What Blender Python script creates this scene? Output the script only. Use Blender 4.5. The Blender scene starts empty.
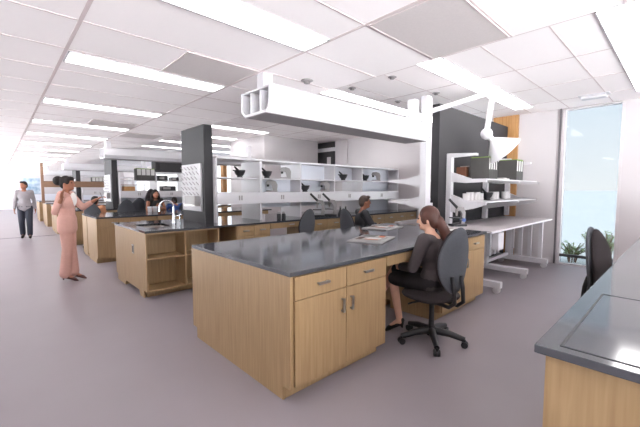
import bpy, bmesh, math, random
from mathutils import Vector, Matrix, Euler
random.seed(7)
PI = math.pi
SC = bpy.context.scene
COL = SC.collection

# ------------------------------------------------------------------ camera
H = 1.465
fx = 344.0
def setup_camera():
    vx1, vx2, hy = -4.0, 687.0, 189.0
    dy = 213.5 - hy
    f = math.sqrt((320 - vx1) * (vx2 - 320) - dy * dy)
    X = Vector((vx2 - 320, dy, -f)).normalized()
    Y = Vector((vx1 - 320, dy, -f)).normalized()
    Z = X.cross(Y).normalized(); Y = Z.cross(X)
    R = Matrix((X, Y, Z))
    cam = bpy.data.cameras.new('camera'); o = bpy.data.objects.new('camera', cam)
    COL.objects.link(o)
    o.matrix_world = Matrix.Translation((0, 0, H)) @ R.to_4x4()
    cam.sensor_width = 36; cam.lens = 36 * f / 640; cam.clip_start = .05; cam.clip_end = 500
    SC.camera = o
setup_camera()

# --------------------------------------------------------------- materials
MATS = {}
def nt(name):
    m = bpy.data.materials.new(name); m.use_nodes = True
    n = m.node_tree; b = n.nodes['Principled BSDF']
    return m, n, b
def mat(name, col, rough=.5, metal=0, var=.06, scale=6, spec=.5, bump=0, stretch=None, col2=None, trans=0):
    if name in MATS: return MATS[name]
    m, n, b = nt(name)
    L = n.links
    tc = n.nodes.new('ShaderNodeTexCoord')
    mp = n.nodes.new('ShaderNodeMapping')
    if stretch: mp.inputs['Scale'].default_value = stretch
    L.new(tc.outputs['Object'], mp.inputs['Vector'])
    no = n.nodes.new('ShaderNodeTexNoise'); no.inputs['Scale'].default_value = scale
    no.inputs['Detail'].default_value = 4
    L.new(mp.outputs[0], no.inputs['Vector'])
    r = n.nodes.new('ShaderNodeValToRGB')
    c2 = col2 or tuple(min(1, c * (1 + var)) for c in col)
    c1 = col if col2 else tuple(c * (1 - var) for c in col)
    r.color_ramp.elements[0].color = (*c1, 1); r.color_ramp.elements[0].position = .3
    r.color_ramp.elements[1].color = (*c2, 1); r.color_ramp.elements[1].position = .7
    L.new(no.outputs['Fac'], r.inputs['Fac']); L.new(r.outputs['Color'], b.inputs['Base Color'])
    b.inputs['Roughness'].default_value = rough; b.inputs['Metallic'].default_value = metal
    b.inputs['Specular IOR Level'].default_value = spec
    if bump:
        bp = n.nodes.new('ShaderNodeBump'); bp.inputs['Strength'].default_value = bump
        bp.inputs['Distance'].default_value = .01
        L.new(no.outputs['Fac'], bp.inputs['Height']); L.new(bp.outputs['Normal'], b.inputs['Normal'])
    MATS[name] = m
    return m
def emit(name, col, s):
    m, n, b = nt(name)
    b.inputs['Base Color'].default_value = (.8, .8, .8, 1)
    b.inputs['Emission Color'].default_value = (*col, 1); b.inputs['Emission Strength'].default_value = s
    MATS[name] = m; return m
def S(r, g, b):   # sRGB 0-255 -> linear
    f = lambda c: (c / 255 / 12.92) if c / 255 <= .04045 else ((c / 255 + .055) / 1.055) ** 2.4
    return (f(r), f(g), f(b))

WOOD = mat('maple_veneer', S(150, 121, 86), .5, scale=7, stretch=(7, 7, .35), col2=S(168, 140, 103))
WOODD = mat('orange_oak_panel', S(166, 118, 70), .5, scale=7, stretch=(6, 6, .4), col2=S(190, 144, 94))
WOODB = mat('brown_shelf_wood', S(112, 84, 66), .5, scale=7, stretch=(.4, 6, 6), col2=S(140, 106, 84))
TOP = mat('dark_epoxy_worktop', S(64, 66, 72), .10, var=.04, scale=40, spec=1.0)
TOPE = mat('worktop_seam', S(30, 32, 36), .4)
WHITE = mat('white_painted_metal', S(208, 205, 209), .4, var=.01)
WALLW = mat('warm_white_wall', S(203, 197, 199), .8, var=.012, scale=2)
CEIL = mat('ceiling_tile', S(252, 245, 245), .9, var=.005, scale=60)
BAR = mat('ceiling_tee_bar', S(214, 199, 199), .6, var=.01)
GREYT = mat('perforated_grey_tile', S(206, 197, 196), .8, var=.03, scale=90)
FLOOR = mat('lilac_grey_resin_floor', S(141, 133, 138), .42, var=.03, scale=1.4, spec=.35)
DARKW = mat('charcoal_wall_paint', S(45, 43, 46), .7, var=.03)
STEEL = mat('brushed_steel', S(176, 172, 168), .3, .9)
CHROME = mat('chrome', S(225, 228, 232), .12, 1)
BLACK = mat('black_plastic', S(34, 34, 37), .4)
GREYP = mat('grey_instrument_plastic', S(150, 146, 146), .45)
CHARF = mat('charcoal_chair_fabric', S(78, 80, 86), .9, scale=80, bump=.15)
BLKF = mat('black_seat_fabric', S(38, 30, 32), .95, scale=80, bump=.15)
TABLE = mat('pale_laminate', S(176, 168, 170), .35, var=.03)
BLUEW = mat('pale_blue_panel', S(226, 228, 236), .5, var=.01)
FRAME = mat('window_frame', S(206, 200, 202), .5)
DKFR = mat('dark_bronze_frame', S(62, 60, 62), .5)
PAPER = mat('paper', S(206, 204, 202), .7)
BOOKG = mat('grey_book_cloth', S(150, 148, 148), .7)
BOOKB = mat('rust_brown_book_cloth', S(92, 52, 32), .7)
BOOKD = mat('dark_brown_book_cloth', S(74, 44, 32), .7)
GREEN = mat('green_paper_edge', S(120, 150, 70), .7)
LEAF = mat('shrub_leaf', S(132, 158, 104), .6, scale=5, col2=S(176, 190, 140))
GROUND = mat('pale_paving', S(240, 240, 238), .8)
BLUE = mat('blue_plastic', S(48, 82, 150), .4)
ORNG = mat('orange_print', S(190, 96, 58), .6)
LIGHT = emit('light_diffuser', (1, .97, .96), 3.3)

def glass(name, tint=(1, 1, 1), refl=.06):
    m = bpy.data.materials.new(name); m.use_nodes = True; n = m.node_tree
    n.nodes.clear()
    o = n.nodes.new('ShaderNodeOutputMaterial'); t = n.nodes.new('ShaderNodeBsdfTransparent')
    g = n.nodes.new('ShaderNodeBsdfGlossy'); g.inputs['Roughness'].default_value = .03
    mx = n.nodes.new('ShaderNodeMixShader'); mx.inputs[0].default_value = refl
    t.inputs[0].default_value = (*tint, 1)
    n.links.new(t.outputs[0], mx.inputs[1]); n.links.new(g.outputs[0], mx.inputs[2]); n.links.new(mx.outputs[0], o.inputs[0])
    MATS[name] = m; return m
GLASS = glass('window_glass', (.97, .99, 1))
TINT = glass('tinted_window_glass', (.58, .60, .61), .02)
LABG = glass('beaker_glass', (.90, .91, .93), .16)

# ----------------------------------------------------------------- builders
class MB:
    """collects geometry for one mesh; everything is in the coordinates of the object's parent"""
    def __init__(s): s.v = []; s.f = []; s.m = []; s.sm = []; s.mats = []
    def mi(s, m):
        if m not in s.mats: s.mats.append(m)
        return s.mats.index(m)
    def add(s, vs, fs, m, smooth=False):
        o = len(s.v); s.v += [tuple(v) for v in vs]; k = s.mi(m)
        for f in fs: s.f.append([i + o for i in f]); s.m.append(k); s.sm.append(smooth)
        return s
    def box(s, x0, x1, y0, y1, z0, z1, m, bev=0):
        if bev:
            bm = bmesh.new(); bmesh.ops.create_cube(bm, size=1)
            for v in bm.verts: v.co = Vector(((x0 + x1) / 2 + v.co.x * (x1 - x0), (y0 + y1) / 2 + v.co.y * (y1 - y0), (z0 + z1) / 2 + v.co.z * (z1 - z0)))
            bmesh.ops.bevel(bm, geom=bm.edges[:], offset=bev, segments=2, affect='EDGES', profile=.5)
            return s.bm(bm, m)
        vs = [(x, y, z) for z in (z0, z1) for y in (y0, y1) for x in (x0, x1)]
        return s.add(vs, [(0, 2, 3, 1), (4, 5, 7, 6), (0, 1, 5, 4), (2, 6, 7, 3), (0, 4, 6, 2), (1, 3, 7, 5)], m)
    def bm(s, bm, m, smooth=False):
        bm.verts.ensure_lookup_table(); bm.verts.index_update()
        s.add([v.co for v in bm.verts], [[v.index for v in f.verts] for f in bm.faces], m, smooth); bm.free(); return s
    def prism(s, pts, axis, a, b, m):
        """polygon pts extruded along axis ('x','y','z') from a to b"""
        def P(p, t):
            return {'x': (t, p[0], p[1]), 'y': (p[0], t, p[1]), 'z': (p[0], p[1], t)}[axis]
        n = len(pts); vs = [P(p, a) for p in pts] + [P(p, b) for p in pts]
        fs = [list(range(n))[::-1], list(range(n, 2 * n))] + [(i, (i + 1) % n, n + (i + 1) % n, n + i) for i in range(n)]
        return s.add(vs, fs, m)
    def cyl(s, p0, p1, r0, r1=None, m=None, seg=14, cap=True):
        r1 = r0 if r1 is None else r1
        p0 = Vector(p0); p1 = Vector(p1); d = (p1 - p0).normalized()
        a = d.orthogonal().normalized(); b = d.cross(a)
        vs = []
        for p, r in ((p0, r0), (p1, r1)):
            for i in range(seg):
                t = 2 * PI * i / seg; vs.append(p + a * (r * math.cos(t)) + b * (r * math.sin(t)))
        s.add(vs, [(i, (i + 1) % seg, seg + (i + 1) % seg, seg + i) for i in range(seg)], m, True)
        if cap: s.add(vs, [list(range(seg))[::-1], list(range(seg, 2 * seg))], m)
        return s
    def tube(s, pts, r, m, seg=10):
        pts = [Vector(p) for p in pts]; vs = []; n = len(pts); a = None
        for i, p in enumerate(pts):
            d = (pts[min(i + 1, n - 1)] - pts[max(i - 1, 0)]).normalized()
            a = (d.orthogonal() if a is None else a - d * a.dot(d)).normalized()
            b = d.cross(a); rr = r[i] if isinstance(r, (list, tuple)) else r
            for k in range(seg):
                t = 2 * PI * k / seg; vs.append(p + a * (rr * math.cos(t)) + b * (rr * math.sin(t)))
        fs = [(i * seg + k, i * seg + (k + 1) % seg, (i + 1) * seg + (k + 1) % seg, (i + 1) * seg + k) for i in range(n - 1) for k in range(seg)]
        s.add(vs, fs, m, True)
        return s.add(vs, [list(range(seg))[::-1], list(range((n - 1) * seg, n * seg))], m)
    def lathe(s, prof, c, m, seg=18, sx=1, sy=1):
        vs = []
        for r, z in prof:
            for k in range(seg):
                t = 2 * PI * k / seg; vs.append((c[0] + r * sx * math.cos(t), c[1] + r * sy * math.sin(t), c[2] + z))
        n = len(prof)
        fs = [(i * seg + k, i * seg + (k + 1) % seg, (i + 1) * seg + (k + 1) % seg, (i + 1) * seg + k) for i in range(n - 1) for k in range(seg)]
        s.add(vs, fs, m, True)
        return s.add(vs, [list(range(seg))[::-1], list(range((n - 1) * seg, n * seg))], m)
    def cap(s, p0, r0, p1, r1, m, seg=14, rings=5):
        """tapered capsule"""
        p0 = Vector(p0); p1 = Vector(p1); d = p1 - p0
        d = d.normalized() if d.length > 1e-6 else Vector((0, 0, 1))
        a = d.orthogonal().normalized(); b = d.cross(a); prof = []
        for i in range(rings + 1):
            t = -PI / 2 + PI / 2 * i / rings; prof.append((p0 + d * (r0 * math.sin(t)), max(r0 * math.cos(t), 1e-4)))
        for i in range(rings + 1):
            t = PI / 2 * i / rings; prof.append((p1 + d * (r1 * math.sin(t)), max(r1 * math.cos(t), 1e-4)))
        vs = [p + a * (r * math.cos(2 * PI * k / seg)) + b * (r * math.sin(2 * PI * k / seg)) for p, r in prof for k in range(seg)]
        n = len(prof)
        fs = [(i * seg + k, i * seg + (k + 1) % seg, (i + 1) * seg + (k + 1) % seg, (i + 1) * seg + k) for i in range(n - 1) for k in range(seg)]
        return s.add(vs, fs + [list(range(seg))[::-1], list(range((n - 1) * seg, n * seg))], m, True)
    def ell(s, c, r, m, rot=None, seg=18, rings=12):
        vs = []; c = Vector(c)
        for i in range(rings + 1):
            t = -PI / 2 + PI * i / rings
            for k in range(seg):
                q = 2 * PI * k / seg; ct = max(math.cos(t), 1e-3)
                v = Vector((r[0] * ct * math.cos(q), r[1] * ct * math.sin(q), r[2] * math.sin(t)))
                vs.append(c + (rot @ v if rot else v))
        fs = [(i * seg + k, i * seg + (k + 1) % seg, (i + 1) * seg + (k + 1) % seg, (i + 1) * seg + k) for i in range(rings) for k in range(seg)]
        return s.add(vs, fs + [list(range(seg))[::-1], list(range(rings * seg, (rings + 1) * seg))], m, True)
    def mesh(s, name):
        me = bpy.data.meshes.new(name); me.from_pydata(s.v, [], s.f)
        for m in s.mats: me.materials.append(m)
        me.polygons.foreach_set('material_index', s.m); me.polygons.foreach_set('use_smooth', s.sm); me.update()
        return me
    def build(s, name, parent=None, label=None):
        o = bpy.data.objects.new(name, s.mesh(name)); COL.objects.link(o)
        if parent: o.parent = parent
        if label: o['label'] = label
        return o

def tag(o, label, cat, group=None, kind=None):
    o['label'] = label; o['category'] = cat
    if group: o['group'] = group
    if kind: o['kind'] = kind
    return o
def thing(name, label, cat, loc=(0, 0, 0), rz=0, group=None):
    o = bpy.data.objects.new(name, None); o.empty_display_size = .1; COL.objects.link(o)
    o.location = loc; o.rotation_euler = (0, 0, rz)
    return tag(o, label, cat, group)
def struct(name, mb):
    o = mb.build(name); o['kind'] = 'structure'; return o
KIDS = {}
def dup(root, label, loc, rz=0, group=None):
    def cp(o, parent):
        c = o.copy(); COL.objects.link(c)
        if parent: c.parent = parent
        for ch in o.children: cp(ch, c)
        return c
    r = cp(root, None); r.location = loc; r.rotation_euler = (0, 0, rz); r['label'] = label
    if group: r['group'] = group
    return r
def fuse(mb, name, voxel=.012, it=5, mats=None):
    """one continuous skin over overlapping lumps"""
    me = mb.mesh(name + '_tmp'); o = bpy.data.objects.new(name + '_tmp', me); COL.objects.link(o)
    r = o.modifiers.new('r', 'REMESH'); r.mode = 'VOXEL'; r.voxel_size = voxel; r.use_smooth_shade = True
    if it:
        k = o.modifiers.new('s', 'SMOOTH'); k.factor = .5; k.iterations = it
    dg = bpy.context.evaluated_depsgraph_get(); dg.update()
    new = bpy.data.meshes.new_from_object(o.evaluated_get(dg)); new.name = name
    bpy.data.objects.remove(o); bpy.data.meshes.remove(me)
    new.materials.clear(); new.materials.append(mats or mb.mats[0])
    for p in new.polygons: p.use_smooth = True; p.material_index = 0
    return new
def obj(name, me, parent, label=None):
    o = bpy.data.objects.new(name, me); COL.objects.link(o); o.parent = parent
    if label: o['label'] = label
    return o

# ------------------------------------------------------------------ setting
XW = 8.0; YF = 33.0; C1 = 2.49; C2 = 3.0; XS = 2.585; XL = -5.0; YB = -4.0
struct('floor', MB().box(XL - .2, XW + .2, YB - .2, YF + .2, -.2, 0, FLOOR))
m = MB()
m.box(XL, XS, YB, YF, C1, 3.3, CEIL); m.box(XS, XW, YB, YF, C2, 3.3, CEIL)
w = .011
for x in (-3.39, -2.12, -.85, .425, 1.735):
    m.box(x - w, x + w, YB, YF, C1 - .003, C1, BAR)
y = 1.435 - .575 * 9
while y < YF:
    m.box(XL, XS, y - w * .6, y + w * .6, C1 - .0025, C1, BAR); y += .575
for x in (3.87, 4.98, 6.09, 7.2):
    m.box(x - w, x + w, YB, YF, C2 - .003, C2, BAR)
y = .97 - .635 * 7
while y < YF:
    m.box(XS, XW, y - w * .7, y + w * .7, C2 - .0025, C2, BAR); y += .635
struct('ceiling', m)
# window wall on the right, with one tall window
m = MB()
WY0, WY1 = .80, 1.70
m.box(XW, XW + .2, YB, WY0, 0, 3.2, WALLW); 
for a, b in ((WY1, 3.05), (4.35, 11.9), (30, YF)): m.box(XW, XW + .2, a, b, 0, 3.2, WALLW)
for a, b in ((3.05, 4.35), (11.9, 30)): m.box(XW, XW + .2, a, b, 0, .9, WALLW); m.box(XW, XW + .2, a, b, 2.6, 3.2, WALLW)
m.box(XW, XW + .2, WY0, WY1, C2 - .02, 3.2, WALLW)
struct('wall_right', m)
m = MB()
m.box(XW - .02, XW + .12, WY1 - .05, WY1, 0, C2 - .02, FRAME); m.box(XW - .02, XW + .12, WY0, WY0 + .04, 0, C2 - .02, FRAME)
m.box(XW - .02, XW + .12, WY0 + .04, WY1 - .05, 0, .03, FRAME)
m.box(XW - .02, XW + .12, WY0 + .04, WY1 - .05, C2 - .04, C2 - .02, FRAME)
wn = struct('window_1', m)
MB().box(XW + .05, XW + .06, WY0 + .04, WY1 - .05, .03, C2 - .04, TINT).build('window_pane', wn)
MB().box(XW - .02, XW + .04, WY0 + .04, WY1 - .05, .155, .205, DKFR).build('safety_rail', wn, 'dark horizontal bar low across the window')
for i, (a, b) in enumerate(((3.05, 4.35), (11.9, 30))):  # added windows, mostly hidden, to light the sink bench and far end
    m = MB(); yy = a
    m.box(XW, XW + .1, a, b, .9, .94, FRAME); m.box(XW, XW + .1, a, b, 2.56, 2.6, FRAME)
    while yy < b: m.box(XW, XW + .1, yy, yy + .05, .94, 2.56, FRAME); yy += 1.25 if i == 0 else 2.25
    wn = struct('window_%d' % (5 + i), m)
    MB().box(XW + .05, XW + .06, a, b, .94, 2.56, GLASS).build('window_pane', wn)
struct('trim_1', MB().box(XW - .03, XW, WY1 + .02, WY1 + .045, 0, C2, mat('grey_mullion', S(110, 105, 108), .5)))
struct('trim_2', MB().box(XW - .06, XW, 2.46, 2.95, .0, C2, WOODD))
struct('baseboard_right', MB().box(XW - .012, XW, 1.76, 2.45, 0, .09, FRAME).box(XW - .012, XW, YB, .79, 0, .09, FRAME))
# far wall with bright window band
m = MB()
m.box(XL, XW, YF, YF + .2, 0, 1.1, BLUEW); m.box(XL, XW, YF, YF + .2, 2.32, 3.2, WALLW)
m.box(1.2, XW, YF, YF + .2, 1.1, 2.32, WALLW); m.box(XL, -4, YF, YF + .2, 1.1, 2.32, WALLW)
struct('wall_far', m)
m = MB()
for x in (-4, -2.7, -1.4, -.1, 1.15): m.box(x, x + .05, YF - .02, YF + .1, 1.1, 2.32, FRAME)
wn = struct('window_2', m)
for a in (-4, -2.7, -1.4, -.1): MB().box(a + .05, a + 1.3 if a < -.2 else 1.15, YF + .03, YF + .04, 1.1, 2.32, GLASS).build('window_pane', wn)
# left and back walls out of view: glazing added and placed to bring in daylight
GY = 7.0
m = MB(); m.box(XL - .1, XL, YB, GY, 0, 3.3, WALLW); m.box(XL - .1, XL, GY, YF, 0, .06, FRAME); m.box(XL - .1, XL, GY, YF, C1 - .03, 3.3, WALLW)
struct('wall_left', m)
m = MB(); yy = GY
while yy < YF: m.box(XL - .1, XL, yy, yy + .06, .06, C1 - .03, FRAME); yy += 3.0
wn = struct('window_3', m)
MB().box(XL - .05, XL - .04, GY, YF, .06, C1 - .03, GLASS).build('window_pane', wn)
BA, BX = -3.2, 5.4
struct('wall_back', MB().box(XL, BA, YB - .1, YB, 0, 3.3, WALLW).box(BA, BX, YB - .1, YB, 0, .06, FRAME).box(BA, XS, YB - .1, YB, C1 - .03, 3.3, WALLW).box(XS, BX, YB - .1, YB, C2 - .03, 3.3, WALLW).box(BX, XW, YB - .1, YB, 0, 3.3, WALLW))
m = MB(); xx = BA
while xx < BX: m.box(xx, xx + .06, YB - .1, YB, .06, (C1 if xx < XS else C2) - .03, FRAME); xx += 2.1
wn = struct('window_4', m)
MB().box(BA, XS, YB - .05, YB - .04, .06, C1 - .03, GLASS).box(XS, BX, YB - .05, YB - .04, .06, C2 - .03, GLASS).build('window_pane', wn)
struct('trim_3', MB().box(XL, 1.34, 13.70, 13.74, 0, .006, DKFR))
# charcoal spine partition in line with the front island
struct('wall_partition', MB().box(5.01, 7.92, 2.65, 2.775, 0, 2.77, DARKW))
# white core room and dark door far right
struct('wall_core', MB().box(5.62, 7.7, 8.3, 10.25, 0, C2, WALLW))
struct('trim_4', MB().box(5.9, 6.05, 11.3, 11.5, 0, 2.35, WOODD))
m = MB().box(XW - .05, XW, 7.80, 8.62, 0, 2.68, DKFR).box(XW - .05, XW, 7.80, 8.62, 2.80, 2.98, DKFR)
d = struct('door_1', m)
MB().box(XW - .056, XW - .05, 7.95, 8.12, .2, 2.5, FRAME).build('door_glass', d)
struct('trim_5', MB().box(XW - .06, XW, 7.80, 8.62, 2.68, 2.80, WHITE))
struct('trim_6', MB().box(XW - .06, XW, 7.24, 7.28, 0, C2, FRAME))

ORD = ['first', 'second', 'third', 'fourth', 'fifth', 'sixth', 'seventh', 'eighth', 'ninth', 'tenth', 'eleventh', 'twelfth', 'thirteenth', 'fourteenth', 'fifteenth', 'sixteenth', 'seventeenth', 'eighteenth', 'nineteenth', 'twentieth']

# ------------------------------------------------------------ ceiling things
def light_strip(label, x0, x1, y0, y1, z, group):
    t = thing('ceiling_light', label, 'ceiling light', ((x0 + x1) / 2, (y0 + y1) / 2, z), 0, group)
    a, b = (x1 - x0) / 2, (y1 - y0) / 2
    f = MB(); f.box(-a, a, -b, -b + .012, -.010, 0, WHITE); f.box(-a, a, b - .012, b, -.010, 0, WHITE)
    f.box(-a, -a + .012, -b, b, -.010, 0, WHITE); f.box(a - .012, a, -b, b, -.010, 0, WHITE); f.build('frame', t)
    MB().box(-a + .012, a - .012, -b + .012, b - .012, -.007, -.001, LIGHT).build('diffuser', t)
ys = [1.73, 3.2, 4.97, 6.57, 8.1, 9.75, 11.4] + [13.05 + 1.65 * i for i in range(9)]
for i, y in enumerate(ys):
    if i == 0: lb = 'large white light strip in the low ceiling directly above the standing camera, nearest the top edge'
    else: lb = 'white light strip in the low aisle ceiling, %s from the top edge of the photo' % ORD[i]
    light_strip('long light strip at the top edge of the photo, largest in the low ceiling' if i == 0 else lb, .44, 1.72, y, y + .27, C1, 'light strips over the left aisle')
yu = [.30, 2.04, 3.78, 5.7, 7.84, 9.52, 11.3, 13.1, 14.9]
for i, y in enumerate(yu):
    x1 = 7.4 if not (8.1 < y + .3 < 10.5) else 5.5
    lb = ['wide bright light panel in the upper right corner of the ceiling', 'bright light strip above the snorkel arm over the grey partition',
          'light strip in the raised ceiling just behind the near overhead carrier'][i] if i < 3 else \
        'light strip in the raised ceiling, %s row from the near right corner' % ORD[i]
    light_strip(lb, 3.72 if i else 3.86, x1, y, y + .33, C2, 'light strips in the raised ceiling')
def grille(label, x0, x1, y0, y1, z):
    t = thing('ceiling_vent', label, 'vent', ((x0 + x1) / 2, (y0 + y1) / 2, z), 0, 'grey vent tiles in the ceiling')
    a, b = (x1 - x0) / 2, (y1 - y0) / 2
    MB().box(-a, a, -b, b, -.006, 0, GREYT).build('perforated_panel', t)
    f = MB(); f.box(-a, a, -b, -b + .008, -.008, -.006, BAR); f.box(-a, a, b - .008, b, -.008, -.006, BAR)
    f.box(-a, -a + .008, -b, b, -.008, -.006, BAR); f.box(a - .008, a, -b, b, -.008, -.006, BAR); f.build('frame', t)
grille('grey vent tile left of the near overhead carrier', 1.09, 1.72, 2.6, 3.17, C1)
grille('grey vent tile at the top edge between the two nearest light strips', 1.75, 2.56, .87, 1.42, C1)
grille('grey vent tile in the low ceiling above the standing woman', 1.09, 1.72, 6.0, 6.55, C1)
grille('small distant grey vent tile in the aisle ceiling, above the bun of hair', 1.09, 1.72, 11.85, 12.4, C1)
grille('thin grey vent tile farthest down the aisle ceiling', 1.09, 1.72, 17.7, 18.3, C1)
grille('grey vent tile in the ceiling left of the charcoal pillar top', 1.78, 2.4, 7.0, 7.6, C1)
GREYD = mat('dull_grey_lens', S(120, 114, 114), .5)
def sprinkler(label, x, y, z):
    t = thing('ceiling_downlight', label, 'downlight', (x, y, z), 0, 'small recessed spots in the ceiling')
    MB().lathe([(.055, 0), (.06, -.006), (.045, -.010), (.04, -.010)], (0, 0, 0), GREYP).build('trim_ring', t)
    MB().lathe([(.035, -.010), (.03, -.03), (.012, -.035)], (0, 0, 0), GREYD, 12).build('lens', t)
sprinkler('small ceiling spot above the end of the overhead carrier, leftmost', 2.19, 2.51, C1)
sprinkler('small ceiling spot left of the bright strip, second from the left', 4.03, 3.57, C2)
sprinkler('small ceiling spot nearest the snorkel light strip', 4.04, 2.85, C2)
sprinkler('small ceiling spot right above the white upright post', 5.21, 2.83, C2)
sprinkler('small ceiling spot lowest of the group by the carrier post', 5.20, 3.54, C2)
t = thing('smoke_detector', 'flat white detector on the ceiling edge above the tall window', 'detector', (7.2, 1.12, C2))
MB().box(-.10, .10, -.2, .2, -.012, 0, WHITE, .004).build('base', t)
MB().box(-.08, .08, -.17, .17, -.06, -.012, WHITE, .018).build('cover', t)

# --------------------------------------------------- overhead service carrier
UNDER = mat('carrier_underside_grey', S(138, 131, 133), .7, var=.03, scale=60)  # underside panel, a darker grey than the rest of the carrier
def carrier(y0, label, x0=1.72, x1=4.34, hang=True):
    t = thing('service_carrier', label, 'service carrier', (x0, y0, 2.12), 0, 'white overhead service carriers')
    L = x1 - x0
    out = [(0, .07), (.055, 0), (.40, 0), (.46, .05), (.46, .22), (.44, .22), (.44, .06), (.39, .02), (.06, .02), (.02, .08), (.02, .22), (0, .22)]
    MB().prism(out, 'x', 0, L, WHITE).build('channel', t)
    MB().box(.01, L - .01, .06, .395, -.006, 0, UNDER).build('underside_panel', t, 'grey underside panel')
    for yy in (.14, .16 + .13): MB().box(.0, L, yy, yy + .014, .02, .2, WHITE).build('divider', t)
    MB().box(.02, L, .0, .46, .214, .228, WHITE).build('lid', t)
    MB().box(L - .012, L, .005, .455, .03, .214, WHITE).build('end_cap', t)
    MB().box(.06, .16, .18, .28, .228, C1 - 2.12, WHITE).build('hanger', t)
    MB().box(L - .14, L - .02, .18, .28, .228, .57, WHITE).build('junction_box', t)
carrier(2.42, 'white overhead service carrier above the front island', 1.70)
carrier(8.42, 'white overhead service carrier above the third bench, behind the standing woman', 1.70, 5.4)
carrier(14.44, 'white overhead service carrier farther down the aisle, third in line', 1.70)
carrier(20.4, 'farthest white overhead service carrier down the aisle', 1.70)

# ------------------------------------------------------------------ benches
ZT = .914; TH = .03
def handle_h(parent, x, y, z, L=.11, ver=False):
    m = MB()
    if ver: m.box(x - .011, x + .011, y - .03, y - .02, z - L / 2, z + L / 2, STEEL, .003); ends = [(x, z - L / 2 + .01), (x, z + L / 2 - .01)]
    else: m.box(x - L / 2, x + L / 2, y - .03, y - .02, z - .011, z + .011, STEEL, .003); ends = [(x - L / 2 + .01, z), (x + L / 2 - .01, z)]
    for a, b in ends: m.box(a - .006, a + .006, y - .022, y, b - .006, b + .006, STEEL)
    m.build('handle', parent)
def cabinet(label, x0, x1, yf, yb, cols, group=None, end=None, handles=True, dz=.71, name='base_cabinet', loc0=None):
    """front towards -y. cols: list of (width fraction, 'L'/'R' door hinge side, drawer?)"""
    t = thing(name, label, 'cabinet', (x0, yf, 0), 0, group)
    w = x1 - x0; d = yb - yf
    MB().box(0, w, .02, d, .10, ZT - TH, WOOD).build('body', t)
    MB().box(.005 if not end else 0, w - .02, .09, d - .09, 0, .10, WOOD).build('toe_kick', t)
    if end:
        yb2 = end - yf
        pts = [(.0, .1), (.085, .1), (.085, 0), (yb2 - .085, 0), (yb2 - .085, .1), (yb2, .1), (yb2, ZT - TH), (0, ZT - TH)]
        MB().prism(pts, 'x', -.02, 0, WOOD).build('end_panel', t)
    x = .02 if end is not None else .006
    W = w - x - .006
    for fr, side, dr in cols:
        cw = W * fr; g = .003
        if dr:
            o = MB().box(x + g, x + cw - g, 0, .02, dz + g, ZT - TH - .012, WOOD).build('drawer', t)
            if handles: handle_h(o, x + cw / 2, 0, (dz + ZT - TH) / 2)
        zt = dz if dr else ZT - TH - .012
        if side:
            o = MB().box(x + g, x + cw - g, 0, .02, .105, zt - g, WOOD).build('door', t)
            if handles: handle_h(o, x + (cw - .05 if side == 'L' else .05), 0, zt - .13, ver=True)
        x += cw
    return t
def apron(label, x0, x1, yf, n=1):
    t = thing('apron_drawer', label, 'drawer', (x0, yf, 0), 0, 'apron drawers over the knee spaces')
    w = x1 - x0
    MB().box(0, w, .02, .45, .79, ZT - TH, WOOD).build('case', t)
    for i in range(n):
        a, b = w * i / n + .004, w * (i + 1) / n - .004
        o = MB().box(a, b, 0, .02, .788, ZT - TH - .008, WOOD).build('drawer_front', t)
        handle_h(o, (a + b) / 2, 0, .84)
def worktop(label, x0, x1, y0, y1, hole=None):
    t = thing('worktop', label, 'worktop', (x0, y0, ZT - TH), 0, None)
    w, d = x1 - x0, y1 - y0; m = MB()
    if hole:
        a, b, c, e = hole[0] - x0, hole[1] - x0, hole[2] - y0, hole[3] - y0
        m.box(0, a, 0, d, 0, TH, TOP); m.box(b, w, 0, d, 0, TH, TOP); m.box(a, b, 0, c, 0, TH, TOP); m.box(a, b, e, d, 0, TH, TOP)
    else: m.box(0, w, 0, d, 0, TH, TOP, .003)
    m.build('top', t); return t

X0 = 1.38
# --- right-hand near bench
t = worktop('dark near worktop filling the lower right corner of the photo', 1.37, 7.2, -1.2, .344)
m = MB()
zt = TH + .002
m.box(.05, .93, 1.47, 1.478, TH - .001, zt, TOPE); m.box(.922, .93, .06, 1.47, TH - .001, zt, TOPE); m.box(.05, .93, .052, .06, TH - .001, zt, TOPE); m.box(.05, .056, .06, 1.47, TH - .001, zt, TOPE)
m.build('inset_seam', t, 'dark groove of the inset panel')
t = thing('base_cabinet', 'wooden cabinet under the near worktop in the lower right corner', 'cabinet', (1.405, -1.17, 0))
MB().box(.02, 1.95, 0, 1.455, .1, ZT - TH, WOOD).build('body', t)
MB().prism([(.085, 0), (1.40, 0), (1.40, .1), (1.485, .1), (1.485, ZT - TH), (0, ZT - TH), (0, .1), (.085, .1)], 'x', 0, .02, WOOD).build('end_panel', t)
MB().box(.1, 1.9, .08, 1.38, 0, .1, WOOD).build('toe_kick', t)
for i in range(4):
    a = .03 + i * .478
    o = MB().box(a + .003, a + .475, 1.455, 1.475, .105, .70, WOOD).build('door', t)
    o = MB().box(a + .003, a + .475, 1.455, 1.475, .706, .872, WOOD).build('drawer', t)
t = thing('base_cabinet', 'wooden cabinet at the far end of the near right worktop', 'cabinet', (5.2, -1.17, 0))
MB().box(0, 1.95, 0, 1.455, .1, ZT - TH, WOOD).build('body', t)
MB().box(.05, 1.9, .08, 1.38, 0, .1, WOOD).build('toe_kick', t)
for i in range(4): MB().box(i * .487 + .003, i * .487 + .484, 1.455, 1.475, .105, .872, WOOD).build('door', t)

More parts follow.
